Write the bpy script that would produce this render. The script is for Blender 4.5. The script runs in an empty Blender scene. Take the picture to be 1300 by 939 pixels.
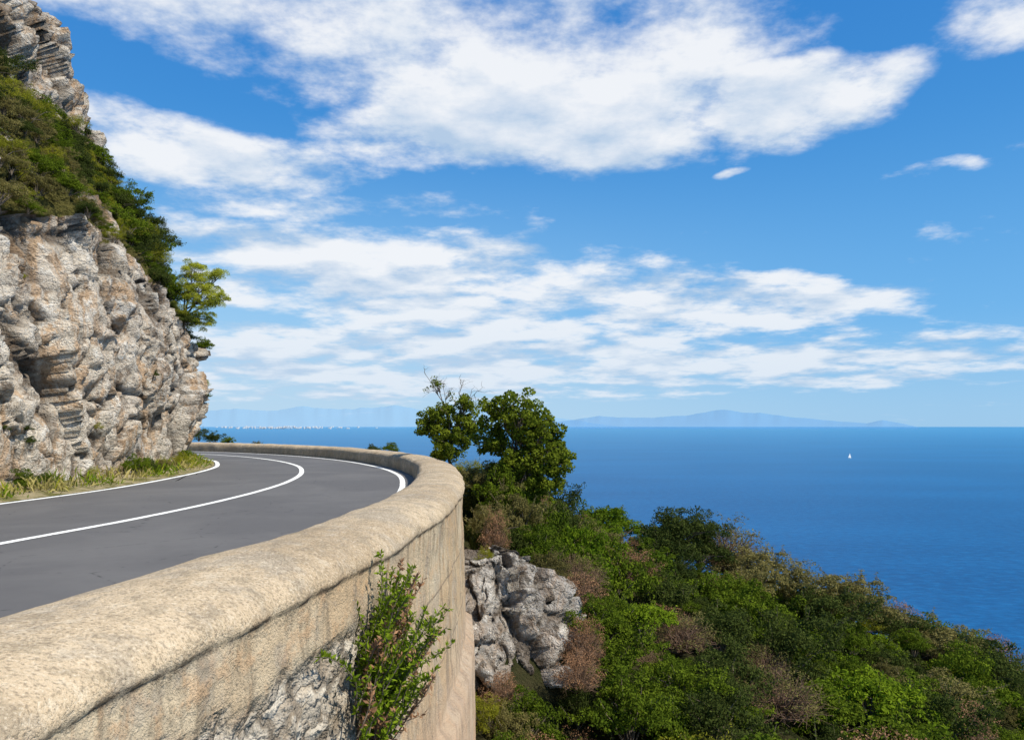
import bpy, math, random
import numpy as np
from mathutils import Vector, noise, Matrix
rng=np.random.default_rng(7); random.seed(7)
scene=bpy.context.scene
scene.view_settings.view_transform='Standard'; scene.view_settings.look='None'; scene.view_settings.exposure=0
def link(o,parent=None):
    scene.collection.objects.link(o)
    if parent: o.parent=parent
    return o
def empty(name):
    return link(bpy.data.objects.new(name,None))
def sm(a,b,x):
    t=np.clip((np.asarray(x,float)-a)/(b-a),0,1); return t*t*(3-2*t)
def spline(pts,step=0.25):
    P=np.array(pts,float); P=np.vstack([2*P[0]-P[1],P,2*P[-1]-P[-2]]); out=[]
    for i in range(1,len(P)-2):
        n=max(2,int(np.linalg.norm(P[i+1]-P[i])/0.05)); t=np.linspace(0,1,n,endpoint=False)[:,None]
        a,b,c,d=P[i-1],P[i],P[i+1],P[i+2]
        out.append(.5*((2*b)+(c-a)*t+(2*a-5*b+4*c-d)*t*t+(3*b-a-3*c+d)*t**3))
    out.append(P[-2][None]); Q=np.vstack(out)
    L=np.r_[0,np.cumsum(np.linalg.norm(np.diff(Q,axis=0),axis=1))]
    n=int(L[-1]/step)+1; s=np.linspace(0,L[-1],n)
    return np.stack([np.interp(s,L,Q[:,k]) for k in range(Q.shape[1])],1)
def normals2(Q):
    T=np.gradient(Q,axis=0); T/=np.linalg.norm(T,axis=1)[:,None]
    return np.stack([T[:,1],-T[:,0]],1)
def mesh_np(name,V,F,mats=(),smooth=False,attrs=None,parent=None,midx=None):
    me=bpy.data.meshes.new(name)
    V=np.asarray(V,np.float32); F=np.asarray(F,np.int32)
    k=F.shape[1]
    me.vertices.add(len(V)); me.vertices.foreach_set('co',V.ravel())
    me.loops.add(F.size); me.loops.foreach_set('vertex_index',F.ravel())
    me.polygons.add(len(F)); me.polygons.foreach_set('loop_start',np.arange(0,F.size,k,dtype=np.int32))
    me.polygons.foreach_set('loop_total',np.full(len(F),k,np.int32))
    if smooth: me.polygons.foreach_set('use_smooth',np.ones(len(F),bool))
    for m in mats: me.materials.append(m)
    if midx is not None: me.polygons.foreach_set('material_index',np.asarray(midx,np.int32))
    for n,a in (attrs or {}).items():
        at=me.attributes.new(n,'FLOAT','POINT'); at.data.foreach_set('value',np.asarray(a,np.float32).ravel())
    me.update(calc_edges=True); me.validate()
    return me
def obj(name,me,parent=None,loc=(0,0,0)):
    o=bpy.data.objects.new(name,me); o.location=loc; return link(o,parent)
def gridF(nu,nv):
    i=np.arange(nu-1)[:,None]*nv+np.arange(nv-1)[None]
    i=i.ravel(); return np.stack([i,i+nv,i+nv+1,i+1],1)
class NT:
    def __init__(s,tree): s.t=tree; s.n=tree.nodes; s.l=tree.links
    def node(s,ty,**k):
        n=s.n.new(ty)
        for a,b in k.items(): setattr(n,a,b)
        return n
    def put(s,v,sock):
        if isinstance(v,bpy.types.NodeSocket): s.l.new(v,sock)
        elif v is not None:
            try: sock.default_value=v
            except Exception: sock.default_value=tuple(v)+(1,) if len(v)==3 else v
    def m(s,op,a,b=None,c=None,clamp=False):
        n=s.node('ShaderNodeMath',operation=op,use_clamp=clamp)
        for v,k in zip((a,b,c),n.inputs):
            if v is not None: s.put(v,k)
        return n.outputs[0]
    def mix(s,f,a,b,bt='MIX'):
        n=s.node('ShaderNodeMix',data_type='RGBA',blend_type=bt)
        s.put(f,n.inputs[0]); s.put(a if isinstance(a,bpy.types.NodeSocket) else tuple(a)+(1,),n.inputs[6]); s.put(b if isinstance(b,bpy.types.NodeSocket) else tuple(b)+(1,),n.inputs[7])
        return n.outputs[2]
    def noise(s,vec,scale,detail=4,rough=.55,dist=0,out='Fac'):
        n=s.node('ShaderNodeTexNoise'); s.put(vec,n.inputs['Vector']); n.inputs['Scale'].default_value=scale
        n.inputs['Detail'].default_value=detail; n.inputs['Roughness'].default_value=rough; n.inputs['Distortion'].default_value=dist
        return n.outputs[out]
    def vor(s,vec,scale,feature='F1',out='Distance'):
        n=s.node('ShaderNodeTexVoronoi',feature=feature); s.put(vec,n.inputs['Vector']); n.inputs['Scale'].default_value=scale
        return n.outputs[out]
    def ss(s,v,a,b,lo=0,hi=1):
        n=s.node('ShaderNodeMapRange',interpolation_type='SMOOTHSTEP'); s.put(v,n.inputs[0])
        for k,x in zip(range(1,5),(a,b,lo,hi)): s.put(x,n.inputs[k])
        return n.outputs[0]
    def attr(s,name): return s.node('ShaderNodeAttribute',attribute_name=name).outputs['Fac']
    def mapping(s,vec,scale=(1,1,1),rot=(0,0,0),loc=(0,0,0)):
        n=s.node('ShaderNodeMapping'); s.put(vec,n.inputs[0]); n.inputs['Scale'].default_value=scale; n.inputs['Rotation'].default_value=rot; n.inputs['Location'].default_value=loc
        return n.outputs[0]
    def bump(s,h,strength,dist,nrm=None):
        n=s.node('ShaderNodeBump'); s.put(h,n.inputs['Height']); n.inputs['Strength'].default_value=strength; n.inputs['Distance'].default_value=dist
        if nrm: s.put(nrm,n.inputs['Normal'])
        return n.outputs[0]
def material(name):
    m=bpy.data.materials.new(name); m.use_nodes=True; t=NT(m.node_tree); 
    b=m.node_tree.nodes['Principled BSDF']; t.b=b; t.out=m.node_tree.nodes['Material Output']
    b.inputs['Roughness'].default_value=.85; b.inputs['Specular IOR Level'].default_value=.2
    t.co=t.node('ShaderNodeTexCoord').outputs['Object']
    return m,t
def matte(t,col,bump=None,rough=.6):
    d=t.node('ShaderNodeBsdfDiffuse'); t.put(col,d.inputs['Color']); d.inputs['Roughness'].default_value=rough
    if bump: t.put(bump,d.inputs['Normal'])
    t.n.remove(t.b); t.l.new(d.outputs[0],t.out.inputs[0])
def rock_mat(name,light=(.79,.71,.60),warm=(.64,.42,.24),grey=(.60,.54,.47),veg=True,wa=.75):
    m,t=material(name); co=t.co
    n1=t.noise(co,.5,4,.6); n2=t.noise(co,2.0,5,.68); n3=t.noise(co,11,4,.72)
    st=t.noise(t.mapping(co,(1.3,1.3,.5),(0,.6,.3)),.8,6,.72,.8)
    c=t.mix(t.ss(n1,.38,.56),grey,light)
    c=t.mix(t.m('MULTIPLY',t.ss(st,.49,.60),wa),c,warm)
    c=t.mix(t.m('MULTIPLY',t.ss(n2,.53,.63),.85),c,(.87,.83,.76))
    c=t.mix(t.m('MULTIPLY',t.ss(n2,.45,.35),.7),c,(.25,.17,.11))
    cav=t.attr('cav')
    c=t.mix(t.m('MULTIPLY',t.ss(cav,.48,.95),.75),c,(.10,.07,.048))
    c=t.mix(t.m('MULTIPLY',t.ss(n3,.48,.64),.42),c,t.mix(1,c,(.50,.45,.39),'MULTIPLY'))
    if veg:
        v=t.attr('veg'); vv=t.ss(t.m('ADD',v,t.m('MULTIPLY',t.m('SUBTRACT',n2,.5),1.6)),.45,.6)
        c=t.mix(vv,c,t.mix(n3,(.06,.07,.018),(.20,.17,.06)))
    h=t.m('ADD',t.m('MULTIPLY',n2,.9),t.m('MULTIPLY',n3,.30))
    matte(t,c,t.bump(h,1.0,.7))
    return m
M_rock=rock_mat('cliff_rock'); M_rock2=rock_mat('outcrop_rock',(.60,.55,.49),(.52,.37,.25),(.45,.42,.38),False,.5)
M_asph,t=material('asphalt'); co=t.co
a=t.noise(co,140,2,.7); b=t.noise(co,.35,4,.6,.5); c3=t.noise(co,6,4,.6)
col=t.mix(a,(.088,.084,.082),(.195,.186,.178)); col=t.mix(t.m('MULTIPLY',t.ss(b,.4,.65),.6),col,(.20,.19,.178)); col=t.mix(t.m('MULTIPLY',c3,.3),col,(.08,.078,.075))
cw=t.vor(co,.55,'DISTANCE_TO_EDGE'); ck=t.m('MULTIPLY',t.ss(cw,.010,.0),t.ss(c3,.5,.6)); col=t.mix(t.m('MULTIPLY',ck,.6),col,(.03,.03,.03))
t.put(col,t.b.inputs['Base Color']); t.put(t.bump(a,.35,.01),t.b.inputs['Normal']); t.b.inputs['Roughness'].default_value=.85
M_paint,t=material('road_paint'); w=t.noise(t.co,25,5,.7); w2=t.noise(t.co,1.5,3,.6)
matte(t,t.mix(t.ss(t.m('ADD',w,t.m('MULTIPLY',w2,.4)),.72,.86),(.8,.8,.77),(.38,.38,.36)))
M_wall,t=material('weathered_concrete'); co=t.co
n1=t.noise(co,.7,4,.6); n2=t.noise(co,5,5,.7); n3=t.noise(co,45,3,.75); n4=t.noise(co,1.7,5,.68)
drip=t.noise(t.mapping(co,(2.6,2.6,.5)),1.6,5,.7,.5)
top=t.attr('topm'); rub=t.attr('rub')
ctop=t.mix(t.ss(n1,.35,.65),(.50,.385,.255),(.64,.51,.35)); ctop=t.mix(t.m('MULTIPLY',t.ss(n4,.49,.60),.5),ctop,(.38,.335,.275)); ctop=t.mix(t.m('MULTIPLY',t.ss(n2,.5,.64),.6),ctop,(.35,.285,.20)); ctop=t.mix(t.m('MULTIPLY',t.ss(n2,.46,.34),.5),ctop,(.72,.62,.47)); ctop=t.mix(t.m('MULTIPLY',t.ss(n3,.5,.64),.7),ctop,(.25,.20,.145)); ctop=t.mix(t.m('MULTIPLY',t.ss(n3,.46,.34),.5),ctop,(.80,.71,.56))
cs=t.mix(t.ss(n1,.35,.62),(.54,.40,.25),(.60,.50,.355)); cs=t.mix(t.m('MULTIPLY',t.ss(drip,.46,.62),.75),cs,(.27,.215,.15)); cs=t.mix(t.m('MULTIPLY',t.ss(n2,.5,.64),.5),cs,(.58,.37,.21)); cs=t.mix(t.m('MULTIPLY',t.ss(n4,.50,.60),.4),cs,(.36,.32,.27)); cs=t.mix(t.m('MULTIPLY',t.ss(n3,.52,.7),.45),cs,(.25,.20,.14))
sep=t.node('ShaderNodeSeparateXYZ'); t.put(co,sep.inputs[0]); zz=t.m('ADD',sep.outputs[2],t.m('MULTIPLY',t.m('SUBTRACT',n2,.5),.05))
lines=t.m('MAXIMUM',t.ss(t.m('ABSOLUTE',t.m('ADD',zz,.62)),.025,.0),t.ss(t.m('ABSOLUTE',t.m('ADD',zz,1.55)),.025,.0))
cs=t.mix(t.m('MULTIPLY',lines,.6),cs,(.15,.12,.1))
cs=t.mix(t.m('MULTIPLY',t.ss(zz,-1.2,-2.6),.45),cs,(.50,.36,.28))
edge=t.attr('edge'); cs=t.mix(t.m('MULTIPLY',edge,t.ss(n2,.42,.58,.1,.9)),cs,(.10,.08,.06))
nn=t.noise(co,4,4,.6,0,'Color')
wv=t.node('ShaderNodeVectorMath',operation='MULTIPLY_ADD'); t.put(nn,wv.inputs[0]); wv.inputs[1].default_value=(.45,.45,.45); t.put(co,wv.inputs[2])
vn=t.node('ShaderNodeTexVoronoi',feature='F1'); t.put(t.mapping(wv.outputs[0],(1,1,1.4)),vn.inputs['Vector']); vn.inputs['Scale'].default_value=4.6
sx=t.node('ShaderNodeSeparateColor'); t.put(vn.outputs['Color'],sx.inputs[0]); vd=vn.outputs['Distance']
cr=t.mix(sx.outputs[0],(.42,.37,.30),(.70,.64,.54)); cr=t.mix(t.m('MULTIPLY',t.ss(vd,.42,.7),.75),cr,(.17,.135,.10)); cr=t.mix(t.m('MULTIPLY',t.ss(n2,.48,.6),.5),cr,(.45,.36,.26)); cr=t.mix(t.m('MULTIPLY',t.ss(n3,.5,.66),.5),cr,(.2,.17,.14))
c=t.mix(top,cs,ctop); c=t.mix(rub,c,cr)
h=t.m('ADD',t.m('MULTIPLY',n3,.030),t.m('MULTIPLY',n2,.075))
h=t.m('SUBTRACT',h,t.m('MULTIPLY',t.m('MULTIPLY',rub,vd),.16))
matte(t,c,t.bump(h,.9,1.0))
M_soil,t=material('hillside_soil'); n=t.noise(t.co,1.2,5,.65); n2=t.noise(t.co,14,4,.7)
matte(t,t.mix(t.m('MULTIPLY',n2,.5),t.mix(t.ss(n,.4,.6),(.03,.04,.013),(.07,.065,.03)),(.035,.03,.018)),t.bump(n2,.8,.2))
M_verge,t=material('verge_soil'); n=t.noise(t.co,1.6,5,.65); n2=t.noise(t.co,30,4,.7)
matte(t,t.mix(t.m('MULTIPLY',n2,.5),t.mix(t.ss(n,.4,.6),(.14,.14,.04),(.42,.35,.22)),(.20,.17,.09)),t.bump(n2,.8,.06))
def leaf_mat(name,a,b,trans=.3,rough=.5):
    m,t=material(name); r=t.attr('rnd'); oi=t.node('ShaderNodeObjectInfo').outputs['Random']
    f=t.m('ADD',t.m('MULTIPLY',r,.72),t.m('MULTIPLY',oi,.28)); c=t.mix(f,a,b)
    t.n.remove(t.b); df=t.node('ShaderNodeBsdfDiffuse'); t.put(c,df.inputs[0])
    tr=t.node('ShaderNodeBsdfTranslucent'); t.put(c,tr.inputs[0]); mx=t.node('ShaderNodeMixShader'); mx.inputs[0].default_value=trans
    t.l.new(df.outputs[0],mx.inputs[1]); t.l.new(tr.outputs[0],mx.inputs[2]); t.l.new(mx.outputs[0],t.out.inputs[0]); return m
LM={'green':leaf_mat('leaf_green',(.025,.055,.007),(.18,.24,.02)),
    'dark':leaf_mat('leaf_dark',(.018,.035,.010),(.11,.135,.03)),
    'olive':leaf_mat('leaf_olive',(.06,.062,.020),(.34,.29,.10)),
    'bright':leaf_mat('leaf_bright',(.045,.10,.008),(.26,.35,.022),.35),
    'tree':leaf_mat('leaf_tree',(.035,.07,.008),(.31,.36,.035),.38),
    'yellow':leaf_mat('leaf_yellow',(.14,.16,.018),(.44,.43,.04),.35),
    'pine':leaf_mat('leaf_pine',(.22,.28,.03),(.74,.74,.09),.45),
    'dry':leaf_mat('leaf_dry',(.19,.10,.05),(.44,.25,.14),.15,.9),
    'straw':leaf_mat('leaf_straw',(.28,.26,.06),(.60,.50,.20),.3,.8)}
M_bark,t=material('bark'); n=t.noise(t.mapping(t.co,(6,6,1.5)),4,4,.7); matte(t,t.mix(n,(.08,.06,.045),(.30,.25,.19)))
M_twig,t=material('dead_twigs'); n=t.noise(t.co,3,3,.7); matte(t,t.mix(n,(.14,.08,.05),(.34,.23,.16)))
def unit(A): return A/np.maximum(np.linalg.norm(A,axis=-1,keepdims=True),1e-6)
def leaf_geo(C,N,size,asp=.5,bias=.8):
    n=len(C); R=rng.normal(size=(n,3)); nr=unit(N*bias+R*.6)
    T=unit(np.cross(nr,rng.normal(size=(n,3)))); B=np.cross(nr,T)
    s=(size*rng.uniform(.6,1.3,n))[:,None]
    V=np.stack([C-T*s*.5,C+B*s*asp*.5+nr*s*.08,C+T*s*.5,C-B*s*asp*.5+nr*s*.08],1).reshape(-1,3)
    F=np.arange(4*n).reshape(-1,4); return V,F
def tube(pts,rad,k=6):
    pts=np.asarray(pts,float)
    n=len(pts); T=unit(np.gradient(pts,axis=0))
    up=np.array([.3,.2,1.0]) if abs(T[0][2])<.8 else np.array([1,.1,.0])
    A=unit(np.cross(T,up)); B=np.cross(T,A); th=np.linspace(0,2*np.pi,k,endpoint=False)
    V=(pts[:,None]+np.asarray(rad)[:,None,None]*(A[:,None]*np.cos(th)[None,:,None]+B[:,None]*np.sin(th)[None,:,None])).reshape(-1,3)
    F=[]
    for i in range(n-1):
        for j in range(k): F.append((i*k+j,i*k+(j+1)%k,(i+1)*k+(j+1)%k,(i+1)*k+j))
    return V,np.array(F)
class Geo:
    def __init__(s): s.V=[];s.F=[];s.M=[];s.R=[];s.n=0
    def add(s,V,F,mi,r):
        s.V.append(V); s.F.append(F+s.n); s.M.append(np.full(len(F),mi)); s.R.append(np.broadcast_to(r,(len(V),)) if np.ndim(r)==0 else r); s.n+=len(V)
    def mesh(s,name,mats): return mesh_np(name,np.vstack(s.V),np.vstack(s.F),mats,attrs={'rnd':np.concatenate(s.R)},midx=np.concatenate(s.M))
def clump_leaves(g,centers,rads,per,size,asp=.5,mi=0,down=.25,bias=.8,cr=None):
    for i,(c,r) in enumerate(zip(centers,rads)):
        d=unit(rng.normal(size=(per,3))); d[:,2]=np.where(d[:,2]<-down,-d[:,2],d[:,2])
        rr=r*rng.uniform(.45,1.08,per)**.6
        C=c+d*rr[:,None]*np.array([1,1,.8]); V,F=leaf_geo(C,d,size,asp,bias)
        base=rng.uniform(0,.5) if cr is None else cr[i]
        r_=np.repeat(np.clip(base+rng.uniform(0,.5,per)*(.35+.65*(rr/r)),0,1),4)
        g.add(V,F,mi,r_)
def shrub_mesh(name,mat,ncl=75,per=95,size=.075,asp=.5,clr=(.13,.27),twig=14,h=.85,seedoff=0,bias=.8,shoots=22):
    g=Geo(); d=unit(rng.normal(size=(ncl,3))); d[:,2]=np.abs(d[:,2])*1.0-.15
    lum=np.array([.72+.9*noise.noise(Vector(x*1.7)+Vector((seedoff*9,3,1))) for x in d])
    R=lum*rng.uniform(.45,1.08,ncl)**.5
    C=d*R[:,None]*np.array([1,1,h]); C[:,2]+=.1
    clump_leaves(g,C,rng.uniform(clr[0],clr[1],ncl),per,size,asp,bias=bias)
    for i in range(twig):
        e=C[rng.integers(ncl)]*rng.uniform(.9,1.12); mid=e*.5+rng.normal(size=3)*.08; V,F=tube([(0,0,-.4),mid,e],[.025,.014,.004],4); g.add(V,F,1,.5)
    for i in range(shoots):
        b=C[rng.integers(ncl)]; o_=unit(b+np.array([0,0,.5])+rng.normal(size=3)*.25); ln=rng.uniform(.18,.42); e=b+o_*ln
        V,F=tube([b,b+o_*ln*.5,e],[.007,.005,.002],3); g.add(V,F,1,.5); nl=26
        tt=rng.uniform(.2,1,nl)[:,None]; P=b+o_*ln*tt+rng.normal(size=(nl,3))*.022; V,F=leaf_geo(P,unit(rng.normal(size=(nl,3))+[0,0,.6]),size*.9,asp,.8); g.add(V,F,0,np.repeat(rng.uniform(.5,1,nl),4))
    return g.mesh(name,[mat,M_bark])
SH={}
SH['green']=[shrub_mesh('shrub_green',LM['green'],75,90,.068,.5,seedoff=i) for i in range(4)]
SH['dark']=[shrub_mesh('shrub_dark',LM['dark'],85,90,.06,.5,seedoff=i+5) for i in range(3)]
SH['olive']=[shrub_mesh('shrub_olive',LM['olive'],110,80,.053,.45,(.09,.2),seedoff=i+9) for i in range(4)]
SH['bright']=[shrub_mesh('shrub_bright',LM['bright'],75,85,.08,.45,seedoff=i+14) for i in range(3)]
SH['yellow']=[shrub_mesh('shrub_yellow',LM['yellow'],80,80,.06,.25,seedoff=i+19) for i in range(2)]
def dry_mesh(name,so,leafm,nl):
    g=Geo()
    for i in range(200):
        d=unit(rng.normal(size=3)); d[2]=abs(d[2]); e=d*rng.uniform(.6,1.0)*np.array([1,1,.85]); p1=e*.4+rng.normal(size=3)*.06; p2=e*.75+rng.normal(size=3)*.07
        V,F=tube([(0,0,-.2),p1,p2,e],[.014,.009,.006,.0025],3); g.add(V,F,1,rng.uniform(0,1))
        for q in range(2): V,F=tube([p2,p2+rng.normal(size=3)*.12+d*.08],[.005,.002],3); g.add(V,F,1,.5)
    C=unit(rng.normal(size=(90,3))); C[:,2]=abs(C[:,2]); C*=rng.uniform(.5,.95,(90,1)); clump_leaves(g,C,np.full(90,.18),nl,.05,.45)
    return g.mesh(name,[leafm,M_twig])
SH['dry']=[dry_mesh('shrub_dry',i,LM['dry'],34) for i in range(2)]
SH['twiggy']=[dry_mesh('shrub_twiggy',i,LM['olive'],26) for i in range(2)]
def place(par,kind,p,s,sz=None,name=None):
    me=SH[kind][rng.integers(len(SH[kind]))]; o=bpy.data.objects.new(name or 'bush',me); o.location=p
    o.rotation_euler=(rng.normal()*.14,rng.normal()*.14,rng.uniform(0,6.28)); o.scale=(s*rng.uniform(.88,1.12),s*rng.uniform(.88,1.12),(sz or s)*rng.uniform(.9,1.1)); o.parent=par; scene.collection.objects.link(o)
Wp=[(-40,-70),(-14,-42),(-5,-20),(-2.5,-8),(-2.0,0),(-1.82,3.2),(-1.62,4.5),(-1.32,6.1),(-1.13,7.5),(-.92,9.85),(-.86,12.7),(-.98,15.7),(-1.4,19.9),(-2.2,24.3),(-3.7,28.9),(-6.2,34.2),(-9.4,39),(-13.1,43.1),(-17.8,46.8),(-25,50.8),(-45,58),(-90,66)]
W=spline(Wp,.12); WN=normals2(W)
Cp=[(-18,-14),(-11,-6),(-8.0,2),(-7.1,6),(-6.54,9.8),(-6.12,12.3),(-5.88,15),(-5.86,18),(-6.12,21.2),(-6.85,25),(-8.3,29.5),(-10.7,34.2),(-13.9,38.6),(-18,42.3),(-25,46.6),(-45,54),(-80,60)]
Lp=[(-24,-12),(-15.5,-5),(-12,2),(-10.9,7),(-10.25,11),(-9.88,14.8),(-9.62,18.5),(-9.95,23),(-10.6,27),(-11.5,30),(-13.2,33.8),(-15.6,37),(-19,40),(-25.5,43.4),(-45,50),(-80,56)]
Bp=[(-20,-12),(-15.5,-4),(-13.2,2),(-12.2,7),(-11.7,11),(-11.35,15),(-11.25,18.5),(-11.5,23),(-12.2,27),(-13.2,30.5),(-14.9,34),(-17.7,37.3),(-21,39.8),(-26,42.6),(-45,48)]
C=spline(Cp,.25); L=spline(Lp,.25)
def strip(name,A,B,n,z,mat,nv=8,zf=None):
    ia=np.linspace(0,len(A)-1,n); ib=np.linspace(0,len(B)-1,n)
    A2=np.stack([np.interp(ia,np.arange(len(A)),A[:,k]) for k in(0,1)],1); B2=np.stack([np.interp(ib,np.arange(len(B)),B[:,k]) for k in(0,1)],1)
    t=np.linspace(0,1,nv)[None,:,None]; P=A2[:,None]*(1-t)+B2[:,None]*t
    Z=np.full(P.shape[:2],z) if zf is None else zf(P,np.broadcast_to(t[...,0],P.shape[:2]))
    V=np.concatenate([P,Z[...,None]],2).reshape(-1,3); return obj(name,mesh_np(name,V,gridF(n,nv),[mat],True))
road=strip('road',W-WN*.6,np.asarray(L)-normals2(L)*.35,500,0.0,M_asph,6)
def line(name,Q,w,z,par):
    N=normals2(Q); j=np.array([noise.noise(Vector((p[0]*3,p[1]*3,0)))*.008 for p in Q])[:,None]
    V=np.concatenate([np.hstack([Q-N*(w/2+j),np.full((len(Q),1),z)]),np.hstack([Q+N*(w/2-j),np.full((len(Q),1),z)])]); n=len(Q)
    F=np.stack([np.arange(n-1),np.arange(n-1)+n,np.arange(1,n)+n,np.arange(1,n)],1); return obj(name,mesh_np(name,V,F,[M_paint]),par)
lm=empty('road_markings')
line('centre_line',C,.15,.006,lm); line('inner_edge_line',L,.15,.006,lm); line('outer_edge_line',(W-WN*1.42)[10:],.14,.006,lm)
# wall
sel=(W[:,1]>-16)&(W[:,0]>-60); Wc=W[sel]; Nc=WN[sel]
prof=[(-1.06,-.3),(-1.05,.1),(-1.04,.33),(-1.01,.41),(-.94,.47),(-.8,.505),(-.6,.525),(-.42,.52),(-.25,.495),(-.13,.455),(-.05,.40),(-.01,.345),(0,.29),(-.012,.265),(-.03,.25),(-.035,.2),(-.04,0),(-.04,-.3),(-.02,-.8),(.0,-1.5),(.03,-2.3),(.06,-3.2),(.1,-7.5)]
PR=np.array(prof,float); Lc=np.r_[0,np.cumsum(np.linalg.norm(np.diff(PR,axis=0),axis=1))]
sp_=np.r_[np.linspace(0,.7,8),np.linspace(.75,Lc[16],46),np.linspace(Lc[16]+.06,Lc[20],34),np.linspace(Lc[20]+.15,Lc[-1],20)]
PD=np.interp(sp_,Lc,PR[:,0]); PZ=np.interp(sp_,Lc,PR[:,1])
nu,nv=len(Wc),len(PD); V=np.zeros((nu,nv,3)); top=np.zeros((nu,nv)); rub=np.zeros((nu,nv)); edge=np.zeros((nu,nv))
for i in range(nu):
    x,y=Wc[i]; nx,ny=Nc[i]; wf=1+.18*(1-float(sm(3,9,y)))
    zb=-.12+.22*noise.noise(Vector((x,y*.8,2)))+.10*noise.noise(Vector((0,y*4,7)))
    lip=.02*noise.noise(Vector((x*2,y*3.1,0)))
    nr=1-float(sm(6.4,7.6,y))
    for j in range(nv):
        d,z=PD[j],PZ[j]; d2=d*wf if d<-.1 else d
        r=nr*float(sm(zb+.06,zb-.06,z)) if (d>-.5 and z<.25) else 0
        rub[i,j]=r
        q=Vector((x,y,z))
        dn=.026*noise.fractal(q*1.6,1,2,3)+.010*noise.noise(q*9)
        if d>-.12 and .2<z<.42: dn+=lip+.018*noise.noise(q*6)
        if r>0: 
            vd_=noise.voronoi(Vector((x*4.5,y*4.5,z*6.5))+noise.noise_vector(q*2)*.5)[0]; dn+=r*(-.07+.07*min(1,(vd_[1]-vd_[0])*2.2)+.06*noise.noise(q*5))
        if z<-2.35 and d>-.5 and y>9: dn+=.14
        dz=.025*noise.noise(Vector((x*.6,y*.6,5))) if z>.2 else 0
        V[i,j]=(x+nx*(d2+dn),y+ny*(d2+dn),z+dz+(.016*noise.noise(q*3) if z>.4 else 0))
        top[i,j]=1 if (z>.33 or d<-.9) else float(sm(.26,.33,z))
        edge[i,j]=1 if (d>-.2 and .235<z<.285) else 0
obj('parapet_wall',mesh_np('parapet_wall',V.reshape(-1,3),gridF(nu,nv)[:,::-1],[M_wall],True,{'topm':top,'rub':rub,'edge':edge}))
# hillside terrain
def axis(segs): return np.unique(np.concatenate([np.arange(a,b,s) for a,b,s in segs]))
xs=axis([(-160,-60,6),(-60,-30,2),(-30,-12,.8),(-12,25,.35),(25,60,1.5),(60,260,8)]); ys=axis([(-120,-20,5),(-20,0,1.2),(0,60,.4),(60,100,2),(100,260,8)])
Wd=W[::4]; Nd=WN[::4]
def sdist(X,Y):
    out=np.zeros(len(X))
    for a in range(0,len(X),4000):
        dx=X[a:a+4000,None]-Wd[None,:,0]; dy=Y[a:a+4000,None]-Wd[None,:,1]; D=dx*dx+dy*dy; k=D.argmin(1); r=np.arange(len(k))
        out[a:a+4000]=np.sqrt(D[r,k])*np.sign(dx[r,k]*Nd[k,0]+dy[r,k]*Nd[k,1])
    return out
def ground(X,Y):
    X=np.asarray(X,float);Y=np.asarray(Y,float); d=sdist(X,Y); dd=np.maximum(d,0); yc=26+.1*X
    fr=np.clip(yc-Y,0,13); bk=np.maximum(Y-yc-1,0)
    z=-.6-.35*np.minimum(dd,24)-.9*np.maximum(dd-24,0)-.25*fr*(.75+.25*sm(0,4,dd))-.85*bk*sm(.5,6,dd)*(X>-30)
    z=z-1.5*(1-sm(14.8,17.2,Y))*(1-sm(1.5,5,dd))
    nz=np.array([noise.fractal(Vector((x*.22,y*.22,0)),1,2,3) for x,y in zip(X,Y)])*.5
    z=z+nz*sm(0,3,dd); z=np.where(d<-.5,-.12,z); return np.maximum(z,-110)
X,Y=np.meshgrid(xs,ys,indexing='ij'); Z=ground(X.ravel(),Y.ravel())
obj('hillside_terrain',mesh_np('hillside_terrain',np.stack([X.ravel(),Y.ravel(),Z],1),gridF(len(xs),len(ys)),[M_soil],True))
def zv(P,T): 
    return .012+T*.27+np.array([[noise.fractal(Vector((p[0]*1.3,p[1]*1.3,0)),1,2,3)*.05 for p in r] for r in P])*sm(.02,.3,T)
NL=normals2(L); strip('roadside_verge',L-NL*.12,L-NL*3.6,420,0,M_verge,14,zv)
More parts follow.
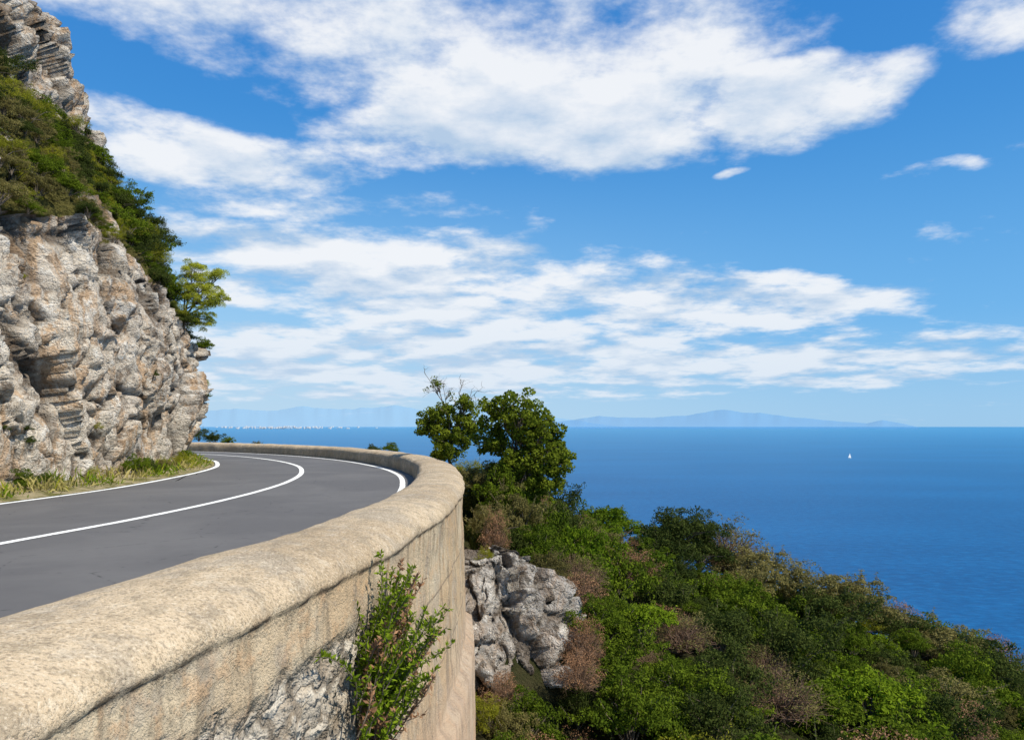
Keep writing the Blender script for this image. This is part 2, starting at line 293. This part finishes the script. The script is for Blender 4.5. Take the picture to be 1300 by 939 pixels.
# cliff
B=spline(Bp,.09); B=B[(B[:,1]>-3)]; B=B[B[:,0]>-34]
def interp(y,a): a=np.array(a); return float(np.interp(y,a[:,0],a[:,1]))
def facets(p,sc,seed):
    q=p*sc+Vector((seed*7.3,seed*3.1,seed*1.7)); q+=noise.noise_vector(q*.8)*.45
    dd,pts=noise.voronoi(q); c=pts[0]; h=noise.cell_vector(c*3.7+Vector((11,5,3)))
    off=(q-c); return (h.x-.5)*1.0+off.dot(Vector((h.x-.5,h.y-.5,h.z-.5))*2.2), min(1,(dd[1]-dd[0])*3)
cols=[];cav=[];veg=[]
Lb=np.r_[0,np.cumsum(np.linalg.norm(np.diff(B,axis=0),axis=1))]
NBv=normals2(B); nz_=230
rot=Matrix.Rotation(.35,3,'Y')@Matrix.Rotation(-.35,3,'X')
for i,(x,y) in enumerate(B):
    s=Lb[i]; ye=y if x>-17.5 else 40
    zr=interp(y,[(0,6.2),(15,6.1),(20,7),(24,7.0),(27,6.5),(29,5.5),(30.5,4.9),(34,4.7),(40,4)])+.35*noise.noise(Vector((s*.35,0,0)))
    zt=interp(y,[(0,13),(16,13),(22,14.8),(25,16.8),(28.5,17.4),(30.2,16.0),(31.5,13.5),(33,11.5),(36,8),(40,5)])
    w=float(sm(26,31,y)); row=[];rc=[];rv=[]
    hs=np.r_[np.linspace(-.4,zt,nz_),zt+np.zeros(6)]
    bend=float(sm(24,30,y))
    for j,z in enumerate(hs):
        if z<zr: sb=-.6*math.sin(math.pi*min(1,max(0,z)/zr)*.75)*(1 if y>26 else .6)+ .1*max(z,0)*(1-w)*.8
        else:
            sb0=-.6*math.sin(math.pi*.75)*(1 if y>26 else .6)+.08*zr*(1-w)
            k=z-zr
            sA=.3*min(k,.4)+.62*min(k,5.3)+.10*max(0,k-5.3)
            sBq=.9*min(k,.6)+.22*min(k,4.0)+.80*max(0,min(k-4.0,2.6))+.10*max(0,k-6.6)
            sb=sb0+(1-w)*sA+w*sBq+bend*.35
            rt=zt-z
            if rt<1.8: sb+= (1.8-rt)**2*.35
        if j>=nz_: sb+= (j-nz_+1)**2*1.1; z=zt-(j-nz_+1)*.5
        px,py=x-sb*1.0,y-sb*.12*w
        p=Vector((px,py,z)); base=min(1,max(.12,(z+.1)/2.0)); pr=rot@p
        f1,e1=facets(Vector((pr.x,pr.y,pr.z*.62)),.42,1); f2,e2=facets(Vector((pr.x,pr.y,pr.z*.62)),1.15,2); f3,e3=facets(Vector((p.x,p.y,p.z*.8)),2.7,3)
        fr=noise.fractal(Vector((p.x,p.y,p.z*.7))*1.2,1.1,2,4)
        ck=abs(noise.noise(Vector((pr.x*.95,pr.y*.95,pr.z*.28)))+.3*noise.noise(p*2)); ck=1-float(sm(0,.10,ck))
        dsp=f1*.60+f2*.27+f3*.10+fr*.18-.08*(1-e1)-.10*(1-e2)-.04*(1-e3)-.34*ck
        vg=0
        if z>zr-.1:
            vm=noise.noise(Vector((px*.5,py*.5,z*.5)))*2.2+float(sm(zr-.2,zr+.3,z))*(1.2+1.2*bend)
            top_=float(sm(11.6,13.0,z+.6*noise.noise(p*.8))); vg=max(0,min(1,vm*.9))*(1-top_*.95)
            dsp*= (1-.55*vg)
            if top_>0: dsp*=1.3
        dsp*=base
        nx,ny=NBv[i]; nx=max(.55,nx); ny=ny if abs(ny)<.6 else .6*np.sign(ny)
        row.append((px+nx*dsp,py+ny*dsp*.6+.14*base*noise.noise(p*2.0+Vector((7,0,0))),z+ (.35 if z>zr else .12)*dsp+.06*base*noise.noise(p*2.1)))
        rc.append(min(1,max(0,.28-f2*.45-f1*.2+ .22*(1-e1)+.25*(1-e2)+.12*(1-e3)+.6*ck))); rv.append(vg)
    cols.append(row);cav.append(rc);veg.append(rv)
CV=np.array(cols); VG=np.array(veg); nu,nv=CV.shape[:2]
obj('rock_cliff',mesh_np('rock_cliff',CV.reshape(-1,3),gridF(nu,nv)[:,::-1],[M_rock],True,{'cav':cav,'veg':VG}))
cs=empty('cliff_shrubs')
idx=np.argwhere((VG>.35)&(CV[...,1]>8)); pts=[]
rng.shuffle(idx)
for i,j in idx[:11000]:
    p=CV[i,j]
    if j>=nz_: continue
    r=rng.uniform(.28,.6)
    if any((p[0]-q[0])**2+(p[1]-q[1])**2+(p[2]-q[2])**2<(.55*(r+q[3]))**2 for q in pts): continue
    pts.append((*p,r)); 
    k=noise.noise(Vector(p*.35))
    kind=rng.choice(['yellow','olive','green','dark'],p=[.38,.34,.2,.08]) if k<.1 else rng.choice(['dark','green','olive','yellow'],p=[.25,.35,.2,.2])
    if p[1]>25.5 and p[2]<11: kind=rng.choice(['dark','green','yellow'],p=[.45,.35,.2])
    place(cs,kind,p+np.array([.05,0,.05]),r*1.2,r*1.1)
    if len(pts)>560: break
idx=np.argwhere((VG<.1)&(CV[...,1]>9)&(CV[...,2]>1)&(CV[...,2]<6))
for q in range(30):
    i,j=idx[rng.integers(len(idx))]; place(cs,rng.choice(['yellow','green','dark']),CV[i,j],rng.uniform(.12,.32))
def cpt(y,z):
    k=((CV[...,1]-y)**2+(CV[...,2]-z)**2*1.0+(CV[...,0]<-18)*99).argmin(); return CV.reshape(-1,3)[k]
for (y,z,r,k) in [(30.5,5.9,.7,'dark'),(30.3,7.0,.85,'dark'),(30,8.1,.9,'green'),(29.8,9.0,.9,'dark'),(29.5,10.0,.8,'green'),(29,8.4,.9,'yellow'),(28.6,6.8,.9,'green'),(31,5.5,.7,'yellow'),(29.2,10.8,.8,'dark'),(30.5,3.1,.42,'yellow'),(29,11.5,.6,'green'),(28.4,9.6,.8,'dark'),(27.5,7.7,.9,'dark'),(31.2,6.4,.7,'dark'),(31,7.4,.7,'green'),(29.6,6.3,.9,'green'),(28,7.4,.8,'yellow'),(29.2,7.4,.9,'dark'),(26.6,8.2,.8,'green'),(31.5,8.4,.8,'dark'),(31.3,9.4,.8,'dark'),(30.6,8.8,.9,'dark'),(30.4,9.8,.8,'green'),(30.8,5.0,.6,'dark'),(29.8,5.4,.6,'green')]:
    place(cs,k,cpt(y,z)+np.array([.25,-.1,0]),r,r*1.05)
vs=empty('verge_shrubs')
for (x,y,r,k) in [(-10.95,17.2,.32,'green'),(-10.9,18.0,.2,'green'),(-10.9,22.3,.40,'green'),(-11.0,23.2,.3,'dark'),(-11.7,27.3,.36,'yellow'),(-12.3,28.6,.42,'green'),(-11.2,14.9,.3,'yellow'),(-11.3,13.2,.4,'olive'),(-11.1,20.3,.25,'yellow'),(-12.9,30.4,.38,'yellow'),(-11.2,14.0,.3,'green'),(-11.9,26,.3,'yellow'),(-11.1,16,.3,'twiggy'),(-11.2,24.6,.3,'olive')]:
    place(vs,k,(x,y,.2),r,r*1.3)
g=Geo(); n=26000
ii=rng.integers(0,len(L),n); ii=ii[(L[ii,1]>6)&(L[ii,1]<36)]; dd=.18+rng.beta(1.6,1.5,len(ii))*1.9
P2=L[ii]+rng.normal(size=(len(ii),2))*.08-NL[ii]*dd[:,None]; keep=np.array([noise.noise(Vector((p[0]*1.6,p[1]*1.2,4)))+.3*noise.noise(Vector((p[0]*5,p[1]*5,4)))>-.02 for p in P2]); P2=P2[keep]; dd=dd[keep]; m=len(P2)
h=rng.uniform(.06,.36,m)*(.4+.6*sm(.2,.9,dd)); an=rng.uniform(0,6.28,m); ln=rng.normal(size=(m,2))*.1
z0=.02+dd/3.48*.27; wd=rng.uniform(.006,.016,m)
b1=np.stack([P2[:,0]-np.cos(an)*wd,P2[:,1]-np.sin(an)*wd,z0],1); b2=np.stack([P2[:,0]+np.cos(an)*wd,P2[:,1]+np.sin(an)*wd,z0],1)
tp=np.stack([P2[:,0]+ln[:,0],P2[:,1]+ln[:,1],z0+h],1); m1=(b2*.4+tp*.6)+np.stack([-ln[:,0]*.2,-ln[:,1]*.2,h*.1],1)
V=np.stack([b1,b2,m1,tp],1).reshape(-1,3); cgr=np.array([noise.noise(Vector((p[0]*.5,p[1]*.5,9))) for p in P2]); cc=cgr+rng.normal(size=m)*.25; gm=np.where(cc>.1,0,np.where(cc>-.1,1,2))
obj('verge_grass',mesh_np('verge_grass',V,np.arange(4*m).reshape(-1,4),[LM['straw'],LM['yellow'],LM['bright']],attrs={'rnd':np.repeat(rng.uniform(0,1,m),4)},midx=gm))
# outcrop: one continuous craggy rock face below the wall
def outcrop():
    nu_,nv_=260,200; V=[];cv=[]
    for i in range(nu_):
        a=i/(nu_-1); ang=math.radians(-175+200*a)
        for j in range(nv_):
            t_=j/(nv_-1); z=-6.6+5.45*min(1,t_/.78); shr=max(0,(t_-.78)/.22)
            R=1.28+.26*(-1.3-z)+.2*math.sin(a*9); hz=-1.3-.8*float(sm(.45,1.0,a))-.22*math.sin(a*7)
            zz=min(z,hz); over=max(0,z-hz)
            R=max(.0,R-over*1.1)*(1-shr)
            c0=Vector((-.45,17.6,0)); dx,dy=math.cos(ang),math.sin(ang)
            p=Vector((c0.x+dx*R*.95,c0.y+dy*R*1.15,zz+.25*over))
            q=Vector((p.x*1.1+p.z*.25,p.y,p.z*.75-p.x*.2))
            f1,e1=facets(q,.7,4); f2,e2=facets(q,1.8,5); f3,e3=facets(p,4.2,6); fr=noise.fractal(p*1.7,1.1,2,4)
            k=f1*.42+f2*.26+f3*.09+fr*.12-.07*(1-e1)-.08*(1-e2); k*=(1-shr*.7)
            V.append((p.x+dx*k,p.y+dy*k,p.z+.25*k)); cv.append(min(1,max(0,.25-f2*.5+.32*(1-e2)+.32*(1-e1)+.12*(1-e3))))
    obj('rock_outcrop',mesh_np('rock_outcrop',V,gridF(nu_,nv_),[M_rock2],True,{'cav':cv,'veg':np.zeros(len(cv))}))
outcrop()
# hillside shrubs
hs=empty('hillside_shrubs'); pts=[]
def gz(x,y): return float(ground([x],[y])[0])
feat=[(5.6,26,1.35,1.3,'dark',-1.05),(6.5,26.6,1.1,1.1,'dark',-1.4),(5.0,25.3,1.1,1.2,'dark',-1.75),(8.3,26.2,1.7,1.4,'olive',-2.35),(9.9,26.0,1.7,1.4,'olive',-3.0),(11.6,26.4,1.7,1.4,'olive',-3.5),(7.2,25.4,1.3,1.2,'olive',-2.8),(13.2,26.6,1.5,1.2,'dark',-4.6),(14.4,26.2,1.6,1.2,'olive',-4.9),(16.2,27,1.5,1.1,'dark',-5.7),(18.2,27,1.3,1,'olive',-6.7),
 (3.1,25.2,1.1,1.3,'bright',-1.6),(2.2,24.2,1.1,1.3,'green',-1.1),(3.9,20.5,1.0,1.0,'dry',-3.2),(5.3,21.4,.9,.8,'dry',-3.9),(1.6,18.6,.8,.8,'dry',-2.1),(9.2,23.5,1.2,1.1,'bright',-4.6),(5.9,23.6,1.5,1.4,'green',-3.1),(4.3,23.4,1.4,1.4,'green',-2.5),(2.9,21.6,1.3,1.5,'green',-1.9),(1.9,21.2,1.1,1.4,'bright',-1.2),(7.6,22.6,1.4,1.2,'dark',-4.2),(11.5,24,1.5,1.3,'dark',-5.0),(8.9,24.8,1.3,1.2,'green',-4.0),
 (1.7,19.6,.8,.9,'twiggy',-1.65),(6.4,20.6,1.0,1,'green',-4.3),
 (.9,21.2,1.1,1.4,'green',-.55),(0.1,20.8,1.0,1.3,'olive',-.1),(-.35,21.8,.9,1.2,'green',.35),(-.95,22.8,.8,1,'olive',.6),(-.5,19.6,.75,1.1,'olive',-.1),(.3,22.6,1.1,1.4,'green',.1),(1.3,22.8,1.0,1.3,'dark',-.5),(-1.5,24.4,.7,.9,'yellow',.55),(2.1,18.2,1.0,1.0,'green',-2.5),(-.45,19.0,.45,1.1,'dry',-.55),(.7,19.2,.8,.9,'green',-.95),(2.2,16.9,1.0,1.1,'green',-2.9),(2.3,15.0,1.0,1.1,'green',-3.4),(1.55,16.4,.55,.9,'dry',-2.6),(.9,18.3,.55,.7,'olive',-1.4),(1.35,15.6,.5,.8,'dry',-3.0),(-.55,17.0,.28,.55,'yellow',-1.1)]
for (x,y,s,sz,k,tz) in feat:
    z=tz-sz*.95; place(hs,k,(x,y,z),s,sz); pts.append((x,y,s*.6))
    if z-gz(x,y)>.9: place(hs,'dark' if k!='bright' else 'green',(x,y,(z+gz(x,y))/2-.1),s,sz)
for (x,y,s,k) in [(1.3,14.9,.6,'dry'),(.6,14.6,.6,'green'),(0,14.5,.6,'olive'),(-.45,14.8,.5,'yellow'),(.3,15.2,.6,'green'),(-.2,15.4,.5,'dry'),(1.2,13.9,.8,'green'),(2.1,13.8,.95,'dark'),(.5,13.6,.7,'dry'),(-.1,13.4,.65,'green'),(.9,12.7,.8,'green'),(-.2,12.2,.8,'bright'),(.5,11.8,.9,'olive'),(1.6,12.4,.9,'green'),(-.3,11.2,.7,'green'),(.5,10.7,.8,'green'),(1.5,11.2,.9,'dark'),(-.3,10.2,.6,'dark'),(.4,9.6,.8,'green'),(1.3,9.9,.9,'bright'),(-.3,9.1,.6,'green'),(2.4,12.4,1.0,'green'),(2.6,10.8,1.0,'olive')]:
    place(hs,k,(x,y,gz(x,y)+.4*s),s,s*1.3); pts.append((x,y,s*.7))
tries=0
while tries<14000 and len(pts)<680:
    tries+=1
    x=rng.uniform(-1,27); y=rng.uniform(9,33)
    r=.42+1.0*rng.random()**1.7
    if any((x-a)**2+(y-b)**2<(.48*(r+c))**2 for a,b,c in pts): continue
    d=sdist(np.array([x]),np.array([y]))[0]
    if d<r*.75: continue
    if -1<x<1.4 and 15.6<y<18.9: continue
    pts.append((x,y,r)); k=noise.noise(Vector((x*.28,y*.28,3)))
    kind=rng.choice(['green','bright','dark','olive','dry','yellow','twiggy'],p=[.42,.13,.28,.07,.05,.03,.02]) if k<.1 else rng.choice(['olive','dark','green','dry','twiggy'],p=[.30,.30,.31,.07,.02])
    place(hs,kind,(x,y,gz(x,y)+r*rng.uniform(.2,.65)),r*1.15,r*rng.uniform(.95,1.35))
n2=0
while n2<200:
    x=rng.uniform(-34,40); y=rng.uniform(-8,62)
    if -1<x<27 and 9<y<33: continue
    d=sdist(np.array([x]),np.array([y]))[0]
    if d<1.2 or d>22 or x*x+y*y<30: continue
    zz=gz(x,y); n2+=1; r=rng.uniform(.6,1.3)
    if y>40 and zz+r>.2: zz=.2-r
    place(hs,rng.choice(['green','dark','olive']),(x,y,zz+.15),r)
for (x,y,z,r,k) in [(-19.6,50.6,.55,.75,'dark'),(-20.8,51,.8,.8,'dark'),(-18.6,50.4,.35,.55,'green'),(-16.3,49.2,.15,.5,'olive'),(-5.9,37.5,.3,.5,'green'),(-7.0,38.8,.2,.45,'dark')]: place(hs,k,(x,y,z),r)
# trees
def limb(g,a,b,r0,r1,wob=.12,k=6,n=7):
    a=np.array(a,float);b=np.array(b,float); t=np.linspace(0,1,n)[:,None]; P=a+(b-a)*t; P[1:-1]+=rng.normal(size=(n-2,3))*wob*np.linalg.norm(b-a)*.25
    P[:,2]+=np.sin(t[:,0]*np.pi)*.06*np.linalg.norm(b-a); V,F=tube(P,np.linspace(r0,r1,n),k); g.add(V,F,1,.5); return P
def lobe_tree(name,root,fork,lobes,leafm,per,lsize,asp,clump=(.14,.26),dens=15,r=.08,bare=(),bias=.8,down=.9):
    g=Geo(); root=np.array(root,float); fork=np.array(fork,float)
    limb(g,root-[0,0,.4],fork,r,r*.75,.1,8); 
    for c,R in lobes:
        c=np.array(c,float); P=limb(g,fork,c,r*.55,r*.2)
        nc=int(dens*(R/.5)**2)+4; d=unit(rng.normal(size=(nc,3))); rr=R*rng.uniform(.25,1.0,nc)**.5*(1+.18*rng.normal(size=nc)); cc=c+d*rr[:,None]*np.array([1,1,.85])
        for q in cc[::1]: limb(g,P[rng.integers(3,7)],q,r*.14,.004,.2,4,4)
        clump_leaves(g,cc,rng.uniform(clump[0],clump[1],nc),per,lsize,asp,0,down,bias)
    for e,nt in bare:
        P=limb(g,fork,e,r*.35,.008,.25,5,8)
        for q in range(nt):
            i=rng.integers(3,8); d=unit((P[-1]-P[0])*.5+rng.normal(size=3)*.5); e2=P[i]+d*rng.uniform(.2,.55); P2=limb(g,P[i],e2,.012,.003,.3,4,5)
            for q2 in range(3): limb(g,P2[rng.integers(1,5)],P2[-1]+rng.normal(size=3)*.18,.006,.002,.3,3,4)
            if rng.random()<.55: clump_leaves(g,[e2],[.14],26,lsize*.85,asp,0,.9)
    return obj(name,g.mesh(name,[leafm,M_bark]))
lobe_tree('broadleaf_tree',(.35,22.3,-1.9),(.25,22.3,0),[((-.4,22.3,2.0),.55),((.25,22.1,1.85),.65),((.9,22.2,1.1),.65),((.1,22.5,1.0),.8),((1.1,22.0,.5),.55),((-.6,22.5,1.1),.55),((1.4,22.3,.7),.42),((.65,22.6,1.5),.55),((.45,22.0,.3),.7),((.95,22.1,-.1),.5),((-.1,22.0,.3),.55)],LM['tree'],80,.10,.6,(.12,.23),17)
lobe_tree('sparse_tree',(-1.95,26.6,-1.0),(-2.15,26.6,.8),[((-2.85,26.6,1.9),.38),((-2.2,26.6,1.9),.55),((-1.65,26.5,2.3),.35),((-2.55,26.7,1.3),.6),((-1.7,26.5,1.3),.6),((-3.0,26.6,1.4),.4),((-2.1,26.4,.9),.55),((-1.3,26.5,1.7),.4),((-2.4,26.5,.6),.5)],LM['tree'],85,.095,.55,(.12,.22),17,.07,bare=[((-3.0,26.6,3.3),8),((-2.6,26.5,3.05),7),((-1.75,26.7,2.9),7),((-2.35,26.4,2.8),6),((-1.3,26.5,2.6),5)])
lobe_tree('pine_tree',(-13.7,30.2,5.0),(-12.9,30.1,5.6),[((-11.85,30.0,7.1),.45),((-12.4,30.0,7.5),.5),((-11.5,30.0,6.5),.45),((-12.1,29.9,6.5),.65),((-12.8,30.1,6.8),.5),((-12.1,30.1,5.7),.45),((-11.35,30,7.4),.28),((-12.7,30,5.7),.4)],LM['pine'],190,.085,.16,(.13,.24),20,.07,bias=.3,down=.35)
# foreground plant by the wall
g=Geo()
for i in range(170):
    base=np.array([rng.normal()*.06,rng.normal()*.30,rng.uniform(-.95,-.2)]); d=unit(np.array([abs(rng.normal())*.3+.05,rng.normal()*.6,1.0])); Ls=rng.uniform(.35,1.1)
    pts=[base]; dd=d
    for k in range(8): dd=unit(dd+rng.normal(size=3)*.1+np.array([.02,0,.02])); pts.append(pts[-1]+dd*Ls/8)
    pts=np.array(pts); V,F=tube(pts,np.linspace(.008,.003,9),4); g.add(V,F,1,.5)
    nl=int(110*Ls); tt=rng.uniform(.2,1,nl)*8; i0=np.minimum(tt.astype(int),7); C_=pts[i0]+(pts[i0+1]-pts[i0])*(tt-i0)[:,None]
    out=unit(rng.normal(size=(nl,3))+np.array([0,0,.9])); sz=rng.uniform(.035,.065,nl)[:,None]; side=unit(np.cross(out,rng.normal(size=(nl,3))))
    V=np.stack([C_,C_+out*sz*.55+side*sz*.19,C_+out*sz*1.1,C_+out*sz*.55-side*sz*.19],1).reshape(-1,3); g.add(V,np.arange(4*nl).reshape(-1,4),0 if rng.random()<.72 else 2,np.repeat(np.clip(rng.uniform(0,1,nl)*.6+.4*(tt/8),0,1),4))
obj('wall_side_plant',g.mesh('wall_side_plant',[LM['bright'],M_bark,LM['dry']]),None,(-1.2,6.75,-.38))
# sea, hills, boat
M_sea,t=material('sea_water'); co=t.co
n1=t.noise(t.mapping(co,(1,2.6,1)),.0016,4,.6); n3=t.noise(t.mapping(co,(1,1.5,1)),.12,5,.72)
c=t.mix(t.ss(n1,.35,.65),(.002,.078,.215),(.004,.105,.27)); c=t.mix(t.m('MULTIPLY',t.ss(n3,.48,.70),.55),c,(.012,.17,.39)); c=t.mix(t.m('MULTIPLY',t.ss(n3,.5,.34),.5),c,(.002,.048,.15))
ln=t.node('ShaderNodeVectorMath',operation='LENGTH'); t.put(co,ln.inputs[0]); c=t.mix(t.ss(t.m('LOGARITHM',ln.outputs['Value'],10),2.6,4.6,0,.85),c,(.07,.29,.49))  # aerial haze painted into the water colour, paler blue with distance
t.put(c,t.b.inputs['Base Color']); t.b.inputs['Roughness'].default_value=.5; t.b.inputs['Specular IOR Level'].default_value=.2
t.put(t.bump(n3,.35,1.5),t.b.inputs['Normal'])
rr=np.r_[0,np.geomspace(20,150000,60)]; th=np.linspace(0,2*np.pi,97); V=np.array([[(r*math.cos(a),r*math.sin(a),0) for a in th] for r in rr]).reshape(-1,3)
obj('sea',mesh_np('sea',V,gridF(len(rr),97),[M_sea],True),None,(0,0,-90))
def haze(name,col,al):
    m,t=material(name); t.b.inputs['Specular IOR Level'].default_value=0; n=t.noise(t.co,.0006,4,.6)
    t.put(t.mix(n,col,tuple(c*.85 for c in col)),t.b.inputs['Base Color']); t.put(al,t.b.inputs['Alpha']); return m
def hills(name,prof,R,mat,amp,seed):
    az=np.array([math.atan((u-650)/975) for u,_ in prof]); hh=np.array([h/975*R for _,h in prof]); A=np.linspace(az[0],az[-1],500); H=np.interp(A,az,hh); V=[]
    for a,h in zip(A,H):
        f=1+amp*noise.fractal(Vector((a*30,seed,0)),1,2,5)
        for k,(dr,hf) in enumerate([(-.04,-.05),(-.02,.3),(0,.7),(.02,1)]):
            z=-90+(h*f+60)*hf*(1+(.25*noise.noise(Vector((a*60,k*2,seed))) if 0<k<3 else 0)); V.append((R*(1+dr)*math.tan(a),R*(1+dr),z))
    obj(name,mesh_np(name,V,gridF(500,4),[mat],True))
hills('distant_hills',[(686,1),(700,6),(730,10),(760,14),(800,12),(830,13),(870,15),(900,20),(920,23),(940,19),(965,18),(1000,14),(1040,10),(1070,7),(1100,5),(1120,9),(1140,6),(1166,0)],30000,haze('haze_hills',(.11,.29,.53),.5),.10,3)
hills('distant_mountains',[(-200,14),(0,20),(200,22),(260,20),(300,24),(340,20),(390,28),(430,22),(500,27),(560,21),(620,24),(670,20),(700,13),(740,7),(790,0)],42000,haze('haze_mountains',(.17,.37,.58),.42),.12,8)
M_wh,t=material('white_paint'); t.put((.8,.8,.78,1),t.b.inputs['Base Color'])
V=[];F=[]
for i in range(160):
    a=math.atan((rng.normal(360,45)-650)/975); R=26000*(1+rng.uniform(0,.01)); x=R*math.tan(a); y=R; z=-90+rng.uniform(0,60); w=rng.uniform(15,40); h=rng.uniform(20,50); o=len(V)
    V+=[(x+sx*w,y+sy*w,z+sz*h) for sx in(-1,1) for sy in(-1,1) for sz in(0,1)]; F+=[(o,o+1,o+3,o+2),(o+4,o+6,o+7,o+5),(o,o+4,o+5,o+1),(o+2,o+3,o+7,o+6),(o+1,o+5,o+7,o+3)]
obj('coastal_town',mesh_np('coastal_town',V,F,[haze('town_white',(.75,.75,.75),.5)]))
sb=empty('sailboat'); sb.location=(965,2194,-90); sb.rotation_euler=(0,0,.5)
V=[];
for x,w in [(-6,.9),(-3,1.5),(0,1.7),(3,1.3),(6,.1)]: V+=[(x,-w,1.3),(x,-w*.6,0),(x,w*.6,0),(x,w,1.3)]
obj('hull',mesh_np('hull',V,gridF(5,4),[M_wh]),sb); obj('deck',mesh_np('deck',[(-6,-.9,1.25),(0,-1.7,1.25),(6,-.1,1.25),(6,.1,1.25),(0,1.7,1.25),(-6,.9,1.25)],[(0,1,4,5),(1,2,3,4)],[M_wh]),sb)
Vt,Ft=tube([(.5,0,1),(.5,0,16)],[.15,.1],6); obj('mast',mesh_np('mast',Vt,Ft,[M_wh]),sb)
obj('mainsail',mesh_np('mainsail',[(.4,0,2.5),(-5.5,.5,2.5),(.4,0,15.5),(-2.5,.7,8)],[(0,1,3),(0,3,2)],[M_wh]),sb); obj('jib',mesh_np('jib',[(.7,0,14),(6,0,1.8),(.9,.6,2.2)],[(0,1,2)],[M_wh]),sb)
# sun, sky
saz=math.radians(122); sel_=math.radians(48)
sd=Vector((math.sin(saz)*math.cos(sel_),math.cos(saz)*math.cos(sel_),math.sin(sel_)))
sl=bpy.data.lights.new('sun','SUN'); sl.energy=5.0; sl.angle=math.radians(.5); sl.color=(1,.93,.80); so=obj('sun',sl); so.rotation_euler=(-sd).to_track_quat('-Z','Y').to_euler()
wd=bpy.data.worlds.new('World'); scene.world=wd; wd.use_nodes=True; t=NT(wd.node_tree); bg=wd.node_tree.nodes['Background']
sky=t.node('ShaderNodeTexSky',sky_type='NISHITA'); sky.sun_disc=False; sky.sun_elevation=sel_; sky.sun_rotation=saz; sky.altitude=50; sky.air_density=1.0; sky.dust_density=.3; sky.ozone_density=3
co=t.node('ShaderNodeTexCoord').outputs['Generated']; sp=t.node('ShaderNodeSeparateXYZ'); t.put(co,sp.inputs[0]); x,y,z=sp.outputs
DEG=180/math.pi
az=t.m('MULTIPLY',t.m('ARCTAN2',x,y),DEG); el=t.m('MULTIPLY',t.m('ARCSINE',z),DEG)
zz=t.m('ADD',t.m('MAXIMUM',z,0),.13); cb=t.node('ShaderNodeCombineXYZ'); t.put(t.m('DIVIDE',x,zz),cb.inputs[0]); t.put(t.m('DIVIDE',y,zz),cb.inputs[1]); cb.inputs[2].default_value=1.3; cv0=cb.outputs[0]
zz2=t.m('ADD',zz,.025); cb=t.node('ShaderNodeCombineXYZ'); t.put(t.m('DIVIDE',x,zz2),cb.inputs[0]); t.put(t.m('DIVIDE',y,zz2),cb.inputs[1]); cb.inputs[2].default_value=1.3; cv1=cb.outputs[0]
wn=t.node('ShaderNodeSeparateColor'); t.put(t.noise(cv0,1.7,3,.55,0,'Color'),wn.inputs[0])
azw=t.m('ADD',az,t.m('MULTIPLY',t.m('SUBTRACT',wn.outputs[0],.5),14)); elw=t.m('ADD',el,t.m('MULTIPLY',t.m('SUBTRACT',wn.outputs[1],.5),t.m('MULTIPLY_ADD',el,.25,1.6)))
blobs=[(-20,28.5,18,6.0,1),(3,27,20,5.5,1),(2,21.5,13,3.6,.97),(21,22.0,8,3,.93),(38,25,9,3.4,.95),(-23,18.3,12,2.4,.9),(-12,15.5,12,1.5,.62),(-14,12.0,15,2.4,.92),(-3,9.6,18,3.6,1),(15,8.4,14,2.0,.97),(-6,5.0,30,3.2,.90),(20,4.4,24,1.8,.82),(16.6,18.3,1.3,.8,.72),(28,16.3,3,.7,.64),(-75,20,25,14,.9),(130,30,80,18,.85)]
mask=None
for a,e,ra,re,s in blobs:
    dx=t.m('MULTIPLY',t.m('SUBTRACT',azw,a),1/ra); dy=t.m('MULTIPLY',t.m('SUBTRACT',elw,e),1/re); d=t.m('MULTIPLY_ADD',dx,dx,t.m('MULTIPLY',dy,dy))
    v=t.m('MULTIPLY_ADD',d,-.55*s,1.05*s); mask=v if mask is None else t.m('MAXIMUM',mask,v)
mask=t.ss(mask,-.1,1.05)
nA=t.noise(cv0,2.6,8,.60); nB=t.noise(cv1,2.6,2,.55)
dens=t.m('ADD',nA,t.m('MULTIPLY',t.m('SUBTRACT',mask,.5),.37))
cov=t.ss(dens,.44,.68)
shade=t.m('MULTIPLY_ADD',t.m('SUBTRACT',nA,nB),4.5,.66,clamp=True)
ccol=t.mix(shade,(.48,.62,.80),(.91,.93,.96))
hz=t.ss(el,13,0); ccol=t.mix(t.m('MULTIPLY',hz,.5),ccol,(.54,.70,.88))
skc=t.mix(1,sky.outputs[0],(.055,.10,.13),'MULTIPLY')
left=t.ss(az,32,-25); low=t.ss(el,22,0)
grad=t.mix(t.ss(el,32,2),(.035,.24,.68),(.10,.42,.85)); skc=t.mix(.78,skc,grad)
hf=t.m('MULTIPLY',low,t.m('MULTIPLY_ADD',left,.6,.25)); skc=t.mix(hf,skc,(.44,.69,.90))
hb=t.m('MULTIPLY',t.ss(el,8,0),t.m('MULTIPLY_ADD',left,.45,.45)); skc=t.mix(hb,skc,(.50,.69,.86))
final=t.mix(t.m('MULTIPLY',cov,.95),skc,ccol)
sc=t.mix(1,final,(10,10,10),'MULTIPLY'); t.put(sc,bg.inputs[0]); bg.inputs[1].default_value=.1
cam=bpy.data.cameras.new('camera'); cam.lens=27; cam.sensor_width=36; cam.shift_y=.055; cam.clip_start=.1; cam.clip_end=300000
co_=obj('camera',cam,None,(0,0,1.5)); co_.rotation_euler=(math.radians(90),0,0); scene.camera=co_
